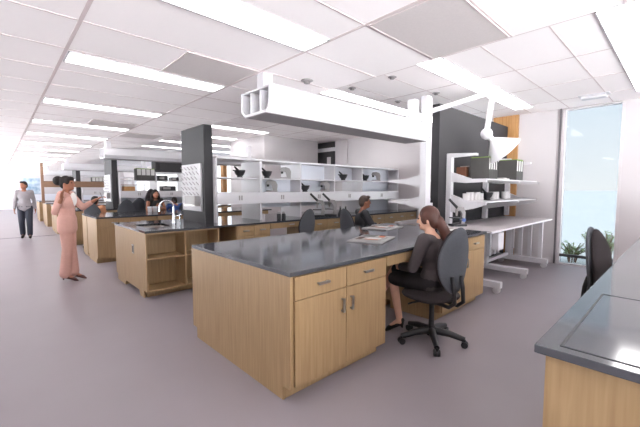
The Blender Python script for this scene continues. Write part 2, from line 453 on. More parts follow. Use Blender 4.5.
# --- front island
worktop('dark glossy worktop of the front island', X0, 4.63, 1.755, 3.32)
cabinet('two-door wooden cabinet at the near corner of the front island', X0 + .025, 2.46, 1.765, 2.53, [(.5, 'L', 1), (.5, 'R', 1)], end=3.335)
cabinet('wooden cabinet at the right end of the front island, beside the seated woman', 3.48, 4.60, 1.765, 2.53, [(.48, 'L', 1), (.52, 'R', 1)])
apron('wooden apron drawer of the front island above the knees of the seated woman', 2.465, 3.475, 1.768)
t = thing('base_cabinet', 'wooden cabinet on the hidden far side of the front island, left', 'cabinet', (X0 + .025, 2.535, 0))
MB().box(0, 1.05, 0, .755, .1, ZT - TH, WOOD).build('body', t); MB().box(.01, 1.03, .0, .68, 0, .1, WOOD).build('toe_kick', t)
for i in range(2): MB().box(i * .525 + .003, i * .525 + .522, .755, .775, .105, .872, WOOD).build('door', t)
t = thing('base_cabinet', 'wooden cabinet on the hidden far side of the front island, right', 'cabinet', (3.48, 2.535, 0))
MB().box(0, 1.12, 0, .755, .1, ZT - TH, WOOD).build('body', t); MB().box(.01, 1.1, .0, .68, 0, .1, WOOD).build('toe_kick', t)
for i in range(2): MB().box(i * .56 + .003, i * .56 + .557, .755, .775, .105, .872, WOOD).build('door', t)

def open_shelf(label, x0, x1, yf, yb, end):
    t = thing('open_shelf_cabinet', label, 'cabinet', (x0, yf, 0))
    w, d = x1 - x0, yb - yf
    m = MB(); m.box(0, w, d - .02, d, 0.1, ZT - TH, WOOD); m.box(0, w, 0, .02, ZT - TH - .02, ZT - TH, WOOD); m.build('back_panel', t)
    MB().box(.0, w, 0, d - .02, .09, .115, WOOD).build('bottom_board', t)
    for x in (w * .5 - .012, w - .02): MB().box(x, x + .022, 0, d - .02, .115, ZT - TH - .02, WOOD).build('upright_board', t)
    MB().box(0, w * .5 - .012, .02, d - .02, .52, .54, WOOD).build('shelf', t)
    MB().box(w * .5 + .01, w - .02, .02, d - .02, .52, .54, WOOD).build('shelf', t)
    MB().box(0.02, w, .14, d - .03, 0, .09, WOOD).build('toe_kick', t)
    e = end - yf
    MB().prism([(.14, 0), (.30, 0), (.34, .07), (1.0, .07), (1.05, 0), (e - .085, 0), (e - .085, .1), (e, .1), (e, ZT - TH), (0, ZT - TH), (0, .1), (.14, .1)], 'x', -.02, 0, WOOD).build('end_panel', t)
    o = MB().box(-.028, -.02, .53, .61, .55, .68, STEEL, .002).build('outlet_plate', t)
    MB().box(-.031, -.028, .55, .59, .57, .66, BLACK).build('outlet', o)
    return t
BASIN = mat('satin_steel_basin', S(178, 172, 168), .35, .35)
# --- sink bench (second row)
Y1 = 4.79
sink = (1.52, 1.92, 5.22, 5.82)
t = worktop('dark worktop of the second bench with a sink at its near end', X0, 7.98, Y1, 6.38, sink)
m = MB(); a, b, c, e = sink[0] - X0, sink[1] - X0, sink[2] - Y1, sink[3] - Y1
m.box(a, b, c, e, -.2, -.19, BASIN)
for q in ((a - .01, a, c, e), (b, b + .01, c, e), (a - .01, b + .01, c - .01, c), (a - .01, b + .01, e, e + .01)): m.box(*q, -.2, TH - .006, BASIN)
m.build('sink_basin', t, 'steel sink basin')
open_shelf('wooden cabinet with open shelf bays under the sink', X0 + .025, 2.42, Y1 + .01, 5.17, 6.37)
t = thing('base_cabinet', 'wooden cabinet behind the sink bench end panel, far side', 'cabinet', (X0 + .025, 5.86, 0))
MB().box(0, 1.0, 0, .49, .1, ZT - TH, WOOD).build('body', t); MB().box(0, 1.0, 0, .42, 0, .1, WOOD).build('toe_kick', t)
R4 = [(.25, 'L', 1), (.25, 'R', 1), (.25, 'L', 1), (.25, 'R', 1)]; R3 = [(1 / 3, 'L', 1), (1 / 3, 'R', 1), (1 / 3, 'R', 1)]
cabinet('wooden drawer cabinet of the sink bench right of the charcoal pillar', 2.72, 3.36, Y1 + .01, 5.5, [(.5, 'L', 1), (.5, 'R', 1)])
apron('wooden apron drawer of the sink bench in front of the empty chair', 3.365, 4.245, Y1 + .01)
cabinet('wooden drawer cabinet of the sink bench behind the seated man', 4.25, 6.1, Y1 + .01, 5.5, R4)
cabinet('wooden drawer cabinet at the wall end of the sink bench', 6.12, 7.96, Y1 + .01, 5.5, R4)
o = MB().box(7.4, 7.98, 5.9, 5.93, ZT, ZT + .12, TOP).build('backsplash'); tag(o, 'short dark upstand at the wall end of the sink bench', 'backsplash')
t = thing('faucet', 'chrome gooseneck faucet at the sink', 'faucet', (2.06, 5.62, ZT))
MB().lathe([(.035, 0), (.035, .03), (.025, .05), (.022, .14), (.018, .16)], (0, 0, 0), CHROME).build('body', t)
pts = [(0, 0, .14)] + [(0, 0, .24)] + [(-.11 + .11 * math.cos(q), 0, .26 + .11 * math.sin(q)) for q in [PI * i / 12 for i in range(13)]] + [(-.22, 0, .2)]
MB().tube(pts, .013, CHROME).build('spout', t)
MB().tube([(0, 0, .1), (.05, -.07, .13), (.06, -.1, .14)], .009, CHROME).build('lever', t)
MB().tube([(.10, 0, 0), (.10, 0, .12), (.10, -.02, .145), (.10, -.06, .14)], .014, CHROME).build('side_spray', t)

# --- further rows
NM = ['', '', 'third', 'fourth', 'fifth', 'sixth', 'seventh']
for k in range(2, 7):
    y = 1.77 + 3.01 * k; n = NM[k]; xe = 5.5 if k == 2 else 7.9
    worktop('dark worktop of the %s bench row from the camera' % n, X0, xe, y, y + 1.55)
    # end with two back-to-back cabinets and a slot between
    t = cabinet('wooden end cabinet of the %s bench row, aisle side, nearer half' % n, X0 + .025, 2.5, y + .01, y + .95, [(.5, 'L', 1), (.5, 'R', 1)], end=y + .95, handles=k < 4)
    t = thing('base_cabinet', 'wooden end cabinet of the %s bench row, aisle side, farther half' % n, 'cabinet', (X0 + .025, y + 1.05, 0))
    MB().box(0, 1.1, 0, .49, .1, ZT - TH, WOOD).build('body', t); MB().box(0, 1.08, 0.02, .42, 0, .1, WOOD).build('toe_kick', t)
    MB().box(-.015, 0, 0, .49, .05, ZT - TH, WOOD).build('end_panel', t)
    x = 3.7
    cabinet('wooden cabinet run of the %s bench row beyond its knee space' % n, x, xe - .1, y + .01, y + .7, R4, handles=k < 3)
    apron('wooden apron drawer of the %s bench row' % n, 2.51, 3.69, y + .012)

# --------------------------------------------------------- pillars, pegboards
PEGW = mat('pegboard_grey_white', S(184, 181, 185), .5)
def pillar(k, label):
    y = 5.30 + 6.02 * k
    t = thing('service_pillar', label, 'pillar', (2.44, y, ZT), 0, 'charcoal service pillars')
    MB().box(0, .145, 0, .90, 0, C1 - ZT, DARKW).build('shaft', t)
    if k == 0: MB().box(0, 2.58 - 2.44, -.006, 0, 1.0, 1.1, DARKW).build('access_plate', t)
    p = thing('pegboard', ['white drying pegboard on the charcoal pillar by the sink', 'white drying pegboard on the second charcoal pillar, by the standing woman\'s hand', 'small far white pegboard on the third charcoal pillar'][k], 'pegboard', (2.44, y, 1.10), 0, 'white drying pegboards')
    MB().box(-.03, 0, .08, .84, 0, .78, PEGW, .004).build('board', p)
    b = MB()
    for r in range(6):
        for c in range(5):
            yy = .15 + c * .14 + (r % 2) * .06; zz = .26 + r * .085
            b.cyl((-.03, yy, zz), (-.075, yy, zz + .05), .007, .006, GREYP, 6)
    o = b.build('peg', p); o['kind'] = 'stuff'
    m = MB(); m.box(-.12, -.03, .12, .52, .09, .105, STEEL); m.box(-.12, -.115, .12, .52, .105, .25, GREYP); m.box(-.115, -.03, .12, .125, .105, .25, GREYP); m.box(-.115, -.03, .515, .52, .105, .25, GREYP); m.build('drip_tray', p)
pillar(0, 'charcoal pillar standing on the sink bench behind the faucet')
pillar(1, 'charcoal pillar on the fourth bench, left of the seated woman in black')
pillar(2, 'far thin charcoal pillar behind the standing woman\'s head')

# --------------------------------------------------------- shelving on benches
def shelf_unit(k, label, xs, y0, y1, mid_mat=None, backs=(), solid=(), name='bench_shelving'):
    zm = .79 if k == 3 else .728
    t = thing(name, label, 'shelving', (0, y0, ZT)); d = y1 - y0
    xa, xb = xs[0], xs[-1]
    xt = xs[1] if k == 3 else xa
    for i, x in enumerate(xs):
        w = .03 if i not in solid else .045
        MB().box(x - w / 2, x + w / 2, 0, d, 0, 1.045, WHITE).build('upright_panel', t)
    MB().box(xt, xb, -.01, d + .01, 1.045, 1.075, WHITE).build('top_board', t)
    MB().box(xa, xb, 0.0, d, zm, zm + .018, mid_mat or WHITE).build('shelf', t)
    MB().box(xa, xb, 0.0, d, .478, .494, WHITE).build('shelf', t)
    r = MB().box(xa, xb, -.02, 0, .295, .49, WHITE).box(xa, xb, d, d + .02, .295, .49, WHITE).build('service_rail', t)
    for i in range(len(xs) - 1):
        xx = (xs[i] + xs[i + 1]) / 2
        for s in (0, .045):
            MB().box(xx - .035 + s, xx - .01 + s, -.026, -.02, .36, .44, GREYP).build('outlet', r)
    for i, z0, z1, f in backs:
        a, b = xs[i], xs[i + 1]
        MB().box(a + .01, a + (b - a) * f, d * .5, d * .5 + .01, z0, z1, BLUEW).build('back_panel', t)
    return t
shelf_unit(1, 'long white shelving unit on the sink bench right of the charcoal pillar', [2.60, 3.44, 4.37, 5.32, 6.24, 7.70], 5.20, 5.83, None,
           [(1, 0.2, .295, 1), (2, 0.2, .295, 1), (4, 0.0, .295, 1), (1, .494, .728, 1), (2, .494, 1.045, 1), (3, .746, 1.045, 1), (4, .494, 1.045, 1)], (1,))
shelf_unit(3, 'white shelving unit on the fourth bench behind the seated woman in black', [2.62, 3.62, 4.5, 5.3], 11.22, 11.85, None, [(0, 0, .295, 1), (1, 0, .3, 1), (2, .3, 1.0, 1)])
shelf_unit(5, 'far shelving with a brown shelf above the sixth bench', [2.62, 3.5, 4.5, 5.5], 17.2, 17.8, WOODB, [])
t = thing('shelf_frame', 'brown wooden shelf beam with a tall post beside the walking man', 'shelf', (1.27, 17.0, ZT))
MB().box(0, .09, 0, .09, 0, 1.55, WOODB).build('post', t); MB().box(.09, 2.6, 0, .1, .62, .86, WOODB).build('beam', t)

# ---------------------------------------------------------- small lab things
def at(t, loc, rz): t.location = loc; t.rotation_euler = (0, 0, rz); return t
def make_mortar(label, loc, rz, group):
    t = thing('mortar', label, 'mortar and pestle', loc, rz, group)
    MB().lathe([(.05, 0), (.055, .012), (.045, .025), (.075, .06), (.095, .11), (.1, .13), (.092, .13), (.07, .07), (.01, .045)], (0, 0, 0), BLACK, 18).build('bowl', t)
    MB().cap((.02, 0, .08), .022, (-.085, 0, .185), .016, BLACK).build('pestle', t)
    MB().box(-.115, -.08, -.02, .02, .115, .135, BLACK, .004).build('spout', t)
    return t
SH = {'mid': ZT + .746, 'low': ZT + .494}
def make_instr(label, loc, rz, group):
    t = thing('bench_analyzer', label, 'instrument', loc, rz, group)
    MB().box(-.1, .1, -.08, .08, 0, .03, GREYP, .008).build('base', t)
    MB().prism([(.02, .03), (.095, .03), (.1, .14), (.07, .2), (.0, .225), (-.09, .215), (-.11, .17), (-.09, .14), (-.03, .14), (0, .12)], 'y', -.05, .05, GREYP).build('curved_arm', t)
    MB().cyl((-.075, 0, .15), (-.075, 0, .1), .03, .022, BLACK).build('nozzle', t)
    return t
gm = 'mortars on the sink bench shelving'; gi = 'grey analyzers on the sink bench shelving'
yS = 5.32
def bx(u_ratio, y=yS): return y / u_ratio
mo = make_mortar('black mortar and pestle on the upper shelf, leftmost, beside the pillar', (bx(1.721), yS, SH['mid']), -.75, gm)
dup(mo, 'black mortar and pestle on the upper shelf, second from the pillar', (bx(1.456), yS, SH['mid']), -.75, gm)
dup(mo, 'black mortar and pestle on the lower shelf above the pair of microscopes', (bx(1.162), yS, SH['low']), -.75, gm)
dup(mo, 'black mortar and pestle alone in the upper bay left of the seated man\'s head', (bx(.931), yS, SH['mid']), -.75, gm)
dup(mo, 'black mortar and pestle on the upper shelf above the seated man\'s head', (bx(.82), yS, SH['mid']), -.75, gm)
ins = make_instr('grey analyzer on the upper shelf right of the second mortar', (bx(1.299), yS, SH['mid']), -.75, gi)
dup(ins, 'grey analyzer on the lower shelf, leftmost, in the second bay', (bx(1.413), yS, SH['low']), -.75, gi)
dup(ins, 'grey analyzer on the lower shelf above the microscopes', (bx(1.034), yS, SH['low']), -.75, gi)
dup(ins, 'grey analyzer on the upper shelf nearest the wall', (bx(.769), yS, SH['mid']), -.75, gi)
def make_micro(label, loc, rz, group, s=1):
    t = thing('microscope', label, 'microscope', loc, rz, group); t.scale = (s, s, s)
    MB().box(-.08, .08, -.1, .12, 0, .03, BLACK, .008).build('base', t)
    MB().prism([(.05, .03), (.11, .03), (.12, .2), (.09, .28), (.0, .29), (-.02, .25), (.04, .23), (.07, .18)], 'x', -.025, .025, GREYP).build('arm', t)
    MB().box(-.07, .07, -.09, .06, .115, .13, BLACK, .003).build('stage', t)
    MB().cyl((0, -.01, .25), (0, -.01, .15), .026, .012, STEEL).build('objective', t)
    MB().cyl((0, .0, .27), (0, -.13, .40), .022, .018, BLACK).build('eyepiece_tube', t)
    MB().cyl((-.045, .09, .09), (.045, .09, .09), .028, .028, BLUE if s == 1 else GREYP).build('focus_knob', t)
    return t
gmi = 'microscopes in the lab'
mi = make_micro('microscope on the sink bench right of the empty chair, left one of a pair', (4.66, 5.02, ZT), -2.33, gmi, 1.15)
dup(mi, 'microscope on the sink bench, right one of the pair under the white rail', (5.0, 5.02, ZT), -2.33, gmi)
m2 = make_micro('microscope with a blue knob at the table end behind the seated woman', (5.0, 2.33, ZT), -2.2, gmi, 1.0)
for i, (x, y) in enumerate([(3.72, 5.05), (3.83, 5.05)]):
    t = thing('specimen_jar', ['dark specimen jar on the sink bench, left of a pair', 'dark specimen jar on the sink bench, right of a pair'][i], 'jar', (x, y, ZT), 0, 'dark jars on the sink bench')
    MB().lathe([(.035, 0), (.038, .01), (.038, .09), (.025, .105)], (0, 0, 0), BLACK, 14).build('jar_body', t); MB().lathe([(.028, .105), (.028, .135), (.02, .14)], (0, 0, 0), GREYP, 14).build('lid', t)
for i in range(2):
    t = thing('specimen_jar', ['dark stoppered flask on the sink bench left of the seated man, left one', 'dark stoppered flask on the sink bench left of the seated man, right one'][i], 'jar', (5.34 + .17 * i, 5.05, ZT), 0, 'dark flasks near the seated man')
    MB().lathe([(.05, 0), (.055, .01), (.03, .09), (.018, .12), (.018, .16)], (0, 0, 0), BLACK, 14).build('jar_body', t); MB().lathe([(.02, .16), (.024, .185), (.015, .19)], (0, 0, 0), GREYP, 14).build('lid', t)

# --- charcoal partition tables with shelves
def make_station(label, y_wall, s, cat='lab table', full=True):
    """upright-and-bracket shelving table standing against the partition; s=-1 front side, +1 back side"""
    t = thing('shelving_table', label, cat, (0, y_wall, 0))
    return t
t = thing('lab_table', 'pale height-adjustable lab table with white legs by the charcoal partition', 'table', (4.66, 1.70, 0))
MB().box(0, 2.92, 0, .88, .885, .905, WHITE).build('frame_top', t)
MB().box(.0, 2.92, 0, .88, .905, .914, TABLE).build('tabletop', t, 'grey beige laminate surface')
for x in (.40, 1.55, 2.72):
    l = MB().box(x - .045, x + .045, .62, .72, .14, .885, WHITE).box(x - .03, x + .03, .58, .62, .3, .885, WHITE).build('leg', t)
    MB().box(x - .045, x + .045, .0, .88, .08, .17, WHITE, .008).build('foot', l)
    for yy in (.06, .80): MB().cyl((x - .03, yy, .045), (x + .03, yy, .045), .045, .045, WHITE).box(x - .04, x + .04, yy - .03, yy + .03, .05, .085, WHITE).build('caster', l)
MB().box(.4, 2.72, .66, .70, .16, .22, WHITE).build('crossbar', t)
p = MB().box(.32, .52, .03, .12, .62, .86, WHITE, .006).build('power_box', t)
for z in (.68, .75): MB().box(.522, .53, .05, .10, z, z + .05, GREYP).build('outlet', p)
for y in (.12, .30, .46, .62): MB().box(2.78, 2.84, y, y + .06, .10, .885, WHITE).build('end_slat', t)
MB().box(2.76, 2.86, .04, .84, .07, .12, WHITE).build('end_foot', t)
for x in (2.2, 2.38, 2.56): MB().box(x - .04, x + .04, .80, .86, .2, .885, WHITE).build('rear_panel', t)

t = thing('wall_shelving', 'white two-tier shelving with uprights on the charcoal partition above the table', 'shelving', (0, 2.65, ZT))
for x in (5.285, 6.725, 7.88):
    MB().box(x - .045, x + .045, -.09, -.012, 0, 1.11, WHITE).build('upright', t)
    MB().prism([(-.09, 1.045), (-.09, 1.11), (-.47, 1.09), (-.47, 1.055)], 'x', x - .045, x + .045, WHITE).build('top_arm', t)
    for z in (.345, .685):
        MB().prism([(-.09, z - .02), (-.09, z + .13), (-.40, z + .02), (-.62, z - .0), (-.62, z - .03), (-.3, z - .04)] if z > .5 else [(-.09, z - .16), (-.09, z + .12), (-.40, z), (-.62, z - .0), (-.62, z - .03), (-.42, z - .10)], 'x', x - .03, x + .03, WHITE).build('bracket', t)
for z in (.345, .685):
    MB().box(5.25, 7.72, -.63, -.09, z - .001, z + .02, WHITE).build('shelf', t)
o = MB().box(5.55, 5.63, -.012, 0, .16, .34, WHITE).build('outlet', t)
# mirrored unit on the back of the partition: its end upright rises beside the carrier
t = thing('wall_shelving', 'tall white post with wedge brackets at the left end of the charcoal partition', 'shelving', (0, 2.78, 0))
MB().box(4.72, 4.86, -.08, .02, ZT, 2.85, WHITE).build('upright', t)
MB().box(4.86, 4.98, -.06, .0, 1.2, 1.25, WHITE).build('tie_bar', t)
for z in (1.27, 1.60): MB().prism([(.02, z - .12), (.02, z + .09), (.30, z + .01), (.62, z), (.62, z - .03), (.3, z - .05)], 'x', 4.75, 4.83, WHITE).build('bracket', t)
for z in (1.27, 1.60): MB().box(4.83, 7.8, .12, .62, z - .001, z + .02, WHITE).build('shelf', t)
MB().box(4.92, 7.8, .0, .6, .885, ZT, TABLE).build('tabletop', t)
for x in (4.95, 6.3, 7.6): MB().box(x - .04, x + .04, .4, .48, 0, .885, WHITE).build('leg', t)

# shelf contents above the table
zS1 = ZT + .345 + .02; zS2 = ZT + .685 + .02
def book(label, x, w, h, d, m, y=2.10):
    t = thing('book', label, 'book', (x, y, zS2), 0, 'books on the partition shelf')
    MB().box(0, w, 0, d, 0, .004, m).box(0, .004, 0, d, .004, h, m).box(w - .004, w, 0, d, .004, h, m).box(0.004, w - .004, 0, .004, .004, h, m).build('cover', t)
    MB().box(.004, w - .004, .004, d - .006, .004, h - .006, PAPER).build('pages', t)
bk = [(.13, .19, BOOKB, 'thick rust brown book at the left end of the shelf row'), (.03, .21, BOOKG, 'thin grey book next to the thick rust brown one'), (.022, .21, BOOKD, 'slim dark spine, first of the dark ones from the left'),
      (.09, .2, PAPER, 'wide white book in the middle of the shelf row'), (.022, .2, BOOKD, 'slim dark spine right of the wide white book'), (.03, .2, PAPER, 'slim white book between two dark spines'), (.022, .2, BOOKD, 'slim dark spine, last of the dark ones'),
      (.06, .19, BOOKG, 'grey book beside the dark file boxes')]
x = 5.34
for w, h, m_, lb in bk:
    book(lb, x, w - .003, h, .14, m_, 2.38); x += w
FILEB = mat('dark_file_board', S(70, 68, 66), .7)
def magfile(label, x, y, z, w=.09, d=.28, h=.32, group='dark file boxes', yaw=0):
    t = thing('file_box', label, 'file box', (x, y, z), yaw, group)
    MB().box(0, w, 0, d, 0, .006, FILEB).box(0, .006, 0, d, .006, h, FILEB).box(w - .006, w, 0, d, .006, h, FILEB).box(0.006, w - .006, d - .006, d, .006, h, FILEB).box(0.006, w - .006, 0, .006, .006, h * .45, FILEB).build('case', t)
    MB().box(.008, w - .008, .008, d - .01, .006, h - .012, PAPER).build('papers', t)
    MB().box(.008, w - .008, .004, d - .01, h - .012, h + .012, GREEN).build('divider_tabs', t)
for i in range(4): magfile('dark file box on the partition shelf by the snorkel hood, %s from the left' % ORD[i], 5.38 + i * .086, 2.04, zS2, .083, .28, .32, 'file boxes in the left set on the partition shelf')
for i in range(3): magfile('dark file box near the wall end of the partition shelf, %s from the left' % ORD[i], 6.6 + i * .115, 2.04, zS2, .112, .30, .35, 'file boxes in the right set on the partition shelf')
o = thing('paper_stack', 'pale loose papers lying between the two sets of file boxes', 'papers', (6.1, 2.06, zS2))
MB().box(0, .22, 0, .3, 0, .02, PAPER).build('lower_sheets', o); MB().box(.02, .2, .03, .26, .02, .035, BOOKG).build('upper_sheets', o)
FROST = mat('frosted_white_glass', S(216, 212, 212), .25)
def beaker(label, x, y, z, r=.05, h=.12, group=None):
    t = thing('beaker', label, 'beaker', (x, y, z), 0, group)
    MB().lathe([(r * .92, 0), (r, .01), (r, h), (r * 1.06, h + .006), (r * .96, h), (r * .94, .012), (.005, .01)], (0, 0, 0), FROST, 18).build('vessel', t)
    MB().lathe([(r * .93, .012), (r * .93, h * .6), (.004, h * .6)], (0, 0, 0), PAPER, 16).build('contents', t)
g = 'beakers on the lower partition shelf'
for i, x in enumerate([5.36, 5.49, 5.62, 5.75, 5.88]):
    beaker('pale beaker on the lower partition shelf left of the mortar, %s from the left' % ORD[i], x, 2.36, zS1, .055, .11 + .02 * (i % 2), g)
dup(mo, 'black mortar and pestle on the lower partition shelf between the beakers', (6.10, 2.33, zS1), -.75, None)['group'] = 'mortar on the partition shelf'
for i, x in enumerate([6.42, 6.56, 7.0, 7.14]):
    beaker('pale beaker on the lower partition shelf right of the mortar, %s from the left' % ORD[i], x, 2.36, zS1, .055, .13, g)

# tablet and papers on the island
t = thing('tablet', 'dark tablet lying on the island worktop by the blue-knobbed microscope', 'tablet', (4.40, 2.06, ZT), .05)
MB().box(-.15, .15, -.1, .1, 0, .012, BLACK, .004).build('case', t); MB().box(-.13, .13, -.085, .085, .012, .0135, PAPER).build('screen', t)
PAGE = mat('magazine_page', S(150, 147, 146), .45)
def brochure(label, loc, rz):
    t = thing('magazine', label, 'magazine', loc, rz, 'open magazines on the front island')
    MB().box(-.27, .27, -.19, .19, 0, .012, BOOKG, .004).build('folder', t, 'pale grey folder underneath')
    p = MB()
    for s in (-1, 1):
        vs = []; n = 6
        for i in range(n + 1):
            x = s * .21 * i / n; z = .012 + .014 * math.sin(PI * min(1, (i / n) * 1.1 + .05))
            vs += [(x, -.14, z), (x, .14, z)]
        p.add(vs + [(v[0], v[1], .012) for v in vs], [(2 * i, 2 * i + 2, 2 * i + 3, 2 * i + 1) if s > 0 else (2 * i, 2 * i + 1, 2 * i + 3, 2 * i + 2) for i in range(n)] + [(0, 1, 15, 14), (12, 13, 27, 26)] + [(2 * i, 14 + 2 * i, 16 + 2 * i, 2 * i + 2) for i in range(n)] + [(2 * i + 1, 2 * i + 3, 17 + 2 * i, 15 + 2 * i) for i in range(n)], PAGE)
    p.build('pages', t)
    MB().box(.03, .185, -.02, .125, .0265, .0275, BLACK).box(.03, .12, -.12, -.06, .0265, .0275, ORNG).box(.13, .185, -.12, -.04, .0265, .0275, BOOKD).build('printed_picture', t)
    MB().box(-.185, -.03, .06, .125, .0265, .0275, BOOKD).box(-.185, -.15, -.12, .03, .0265, .0275, ORNG).box(-.13, -.03, -.12, .02, .0265, .0275, PAPER).build('printed_headline', t)
brochure('open magazine on the island worktop, nearer of the two', (2.97, 2.33, ZT), .35)
brochure('open magazine on the island worktop, farther one by the seated man', (3.98, 2.93, ZT), .15)

# snorkel arm with hood
t = thing('fume_snorkel', 'white jointed snorkel arm with a wide hood above the lab table', 'fume extractor', (5.6, 2.1, C2))
MB().lathe([(.09, 0), (.09, -.03), (.05, -.06), (.045, -.09)], (0, 0, 0), WHITE).build('ceiling_mount', t)
MB().cyl((0, 0, -.06), (-.74, .62, -.36), .036, .036, WHITE).build('side_arm', t)
MB().cyl((0, 0, -.06), (-.20, 0, -.68), .04, .04, WHITE).build('drop_arm', t)
MB().ell((-.2, 0, -.71), (.085, .085, .085), WHITE).build('joint', t)
a = Vector((-.2, 0, -.71)); dd = Vector((.50, -.50, -.70)).normalized()
MB().cyl(a, a + dd * .16, .045, .04, WHITE).build('hood_neck', t)
p0 = a + dd * .11; p1 = a + dd * .37; m = MB(); m.cyl(p0, p1, .035, .27, WHITE, 28, False); m.cyl(p0 + dd * .012, p1, .03, .262, WHITE, 28, False); m.build('hood', t)

# dark things behind (fourth bench shelving)
for i in range(4): magfile('black file box on the fourth bench shelving above the seated woman, %s from the left' % ORD[i], 3.08 + i * .128, 11.24, ZT + .808, .122, .3, .35, 'file boxes behind the seated woman in black')
for i in range(4): magfile('small far black file box by the standing woman\'s raised hand, %s from the left' % ORD[i], 2.98 + i * .125, 17.24, ZT + .746, .12, .3, .30, 'far file boxes on the brown shelf')
t = thing('overhead_cabinet', 'wide dark grey cabinet on top of the shelving left of the charcoal pillar', 'cabinet', (3.76, 11.25, ZT + 1.075))
MB().box(0, .85, 0, .5, 0, .33, DARKW, .01).build('casing', t); MB().box(-.12, 0, .05, .45, .05, .33, DARKW).build('side_box', t)
for i, (x, z, w, h) in enumerate([(3.70, .746, .28, .16), (4.1, .746, .22, .12), (3.80, .494, .42, .15), (4.6, .746, .3, .2)]):
    t = thing('instrument_box', 'dark instrument box on the fourth bench shelving, ' + ['upper shelf, left', 'upper shelf, right', 'lower shelf', 'upper shelf, last bay'][i], 'instrument', (x, 11.26, ZT + z + (.062 if z > .6 else 0)), 0, 'dark boxes on the fourth bench shelving')
    MB().box(0, w, 0, .3, 0, h, BLACK, .006).build('housing', t); MB().box(.02, w * .6, -.004, 0, h * .3, h * .75, GREYP).build('front_panel', t)
for i, (x, w) in enumerate([(2.72, .1), (2.86, .1), (5.0, .12)]):
    t = thing('storage_box', 'wooden brown storage box on the fourth bench shelving, %s from the left' % ORD[i], 'box', (x, 11.26, ZT + .494), 0, 'brown boxes on the fourth bench shelving')
    MB().box(0, w * 1.6, 0, .25, 0, .13, WOODD, .004).build('box_body', t); MB().box(-.003, w * 1.6 + .003, -.003, .253, .13, .16, PAPER).build('lid', t)
for i, x in enumerate([2.4, 2.52]):
    t = thing('reagent_tub', 'white tub on the third bench in front of the seated woman, ' + ['left one', 'right one'][i], 'tub', (x + .3, 8.9, ZT), 0, 'white tubs on the third bench')
    MB().lathe([(.045, 0), (.05, .01), (.052, .1)], (0, 0, 0), WHITE).build('tub_body', t); MB().lathe([(.055, .1), (.055, .12), (.05, .124)], (0, 0, 0), BLUEW).build('lid', t)
# wall picture far away
t = thing('wall_picture', 'pale blue picture on the far wall behind the walking man', 'picture', (1.3, YF - .03, 1.05))
MB().box(0, 1.15, 0, .03, 0, 1.25, WHITE).build('frame', t)
MB().box(.04, 1.11, -.004, 0, .04, 1.21, mat('blue_grey_print', S(120, 150, 178), .6, scale=3, col2=S(206, 218, 228))).build('print', t)

# ------------------------------------------------------------------- chairs
def make_chair(label, loc, rz, group):
    """back towards -y, sitter faces +y"""
    t = thing('office_chair', label, 'chair', loc, rz, group)
    b = MB().cyl((0, 0, .07), (0, 0, .13), .045, .04, BLACK)
    base = b.build('base_hub', t)
    for i in range(5):
        q = 2 * PI * i / 5 + .3; c, s_ = math.cos(q), math.sin(q)
        m = MB().tube([(c * .03, s_ * .03, .115), (c * .17, s_ * .17, .105), (c * .30, s_ * .30, .075)], [.038, .032, .024], BLACK, 8)
        l = m.build('leg', t)
        cm = MB()
        for sgn in (-1, 1):
            off = Vector((-s_, c, 0)) * (.014 * sgn)
            ctr = Vector((c * .30, s_ * .30, .03))
            cm.cyl(ctr + off * .5, ctr + off * 1.9, .03, .03, BLACK, 12)
        cm.cyl((c * .30, s_ * .30, .045), (c * .30, s_ * .30, .075), .01, .01, BLACK, 8); cm.build('caster', l)
    MB().cyl((0, 0, .1), (0, 0, .42), .028, .022, BLACK).build('gas_column', t)
    MB().box(-.1, .1, -.12, .1, .40, .425, BLACK, .006).build('seat_plate', t)
    MB().tube([(-.08, .03, .405), (-.2, .05, .40), (-.25, .05, .395)], .009, BLACK, 8).build('lever', t)
    s = MB(); s.ell((0, .02, .465), (.25, .24, .06), BLKF, None, 28, 12)
    for i in range(len(s.v)):   # square the seat off a little
        x, y, z = s.v[i]; r = math.hypot(x / .245, (y - .02) / .235)
        k = 1 + .10 * min(1, r) * abs(math.sin(2 * math.atan2(y - .02, x))); s.v[i] = (x * k, (y - .02) * k + .02, z)
    s.build('seat', t)
    # oval back: shell behind, cushion in front
    def back(off, thick, m, sx=.19, sz=.30):
        k = MB(); k.ell((0, 0, 0), (sx, thick, sz), m, None, 28, 16)
        for i in range(len(k.v)):
            x, y, z = k.v[i]
            w = 1 - .18 * max(0, z / sz) ** 2 - .05 * (z < 0) * abs(z / sz)
            x *= w; y += off + .55 * x * x - .35 * z * z * (1 if z < 0 else .6)
            k.v[i] = (x, y - .235 - .10 * z, z + .835)
        return k
    back(-.02, .035, CHARF).build('backrest_shell', t)
    back(.018, .035, BLKF, .176, .285).build('backrest_cushion', t)
    for sx in (-.055, .055):
        MB().tube([(sx, -.08, .42), (sx, -.25, .42), (sx, -.31, .47), (sx, -.30, .60), (sx, -.275, .70)], .019, BLACK, 8).build('back_bar', t)
    return t
gc = 'dark office chairs'
ch = make_chair('charcoal office chair in which the woman at the front island sits', (2.985, 1.615, 0), -.26, gc)
dup(ch, 'charcoal office chair with an oval back, empty, at the sink bench', (3.80, 4.62, 0), .1, gc)
dup(ch, 'dark office chair under the seated man behind the front island', (4.62, 3.95, 0), -1.75, gc)
dup(ch, 'dark office chair at the near right worktop, in front of the tall window', (3.74, .27, 0), PI - .22, gc)
dup(ch, 'dark office chair at the fourth bench, left of the seated woman in black', (2.37, 9.98, 0), .1, gc).scale = (1.15, 1, 1.06)
dup(ch, 'dark office chair at the fourth bench, second left of the seated woman in black', (2.81, 10.5, 0), .1, gc).scale = (1.15, 1, 1.08)
dup(ch, 'dark office chair under the seated woman in black', (3.12, 9.85, 0), PI, gc).scale = (1, 1, 1.3)
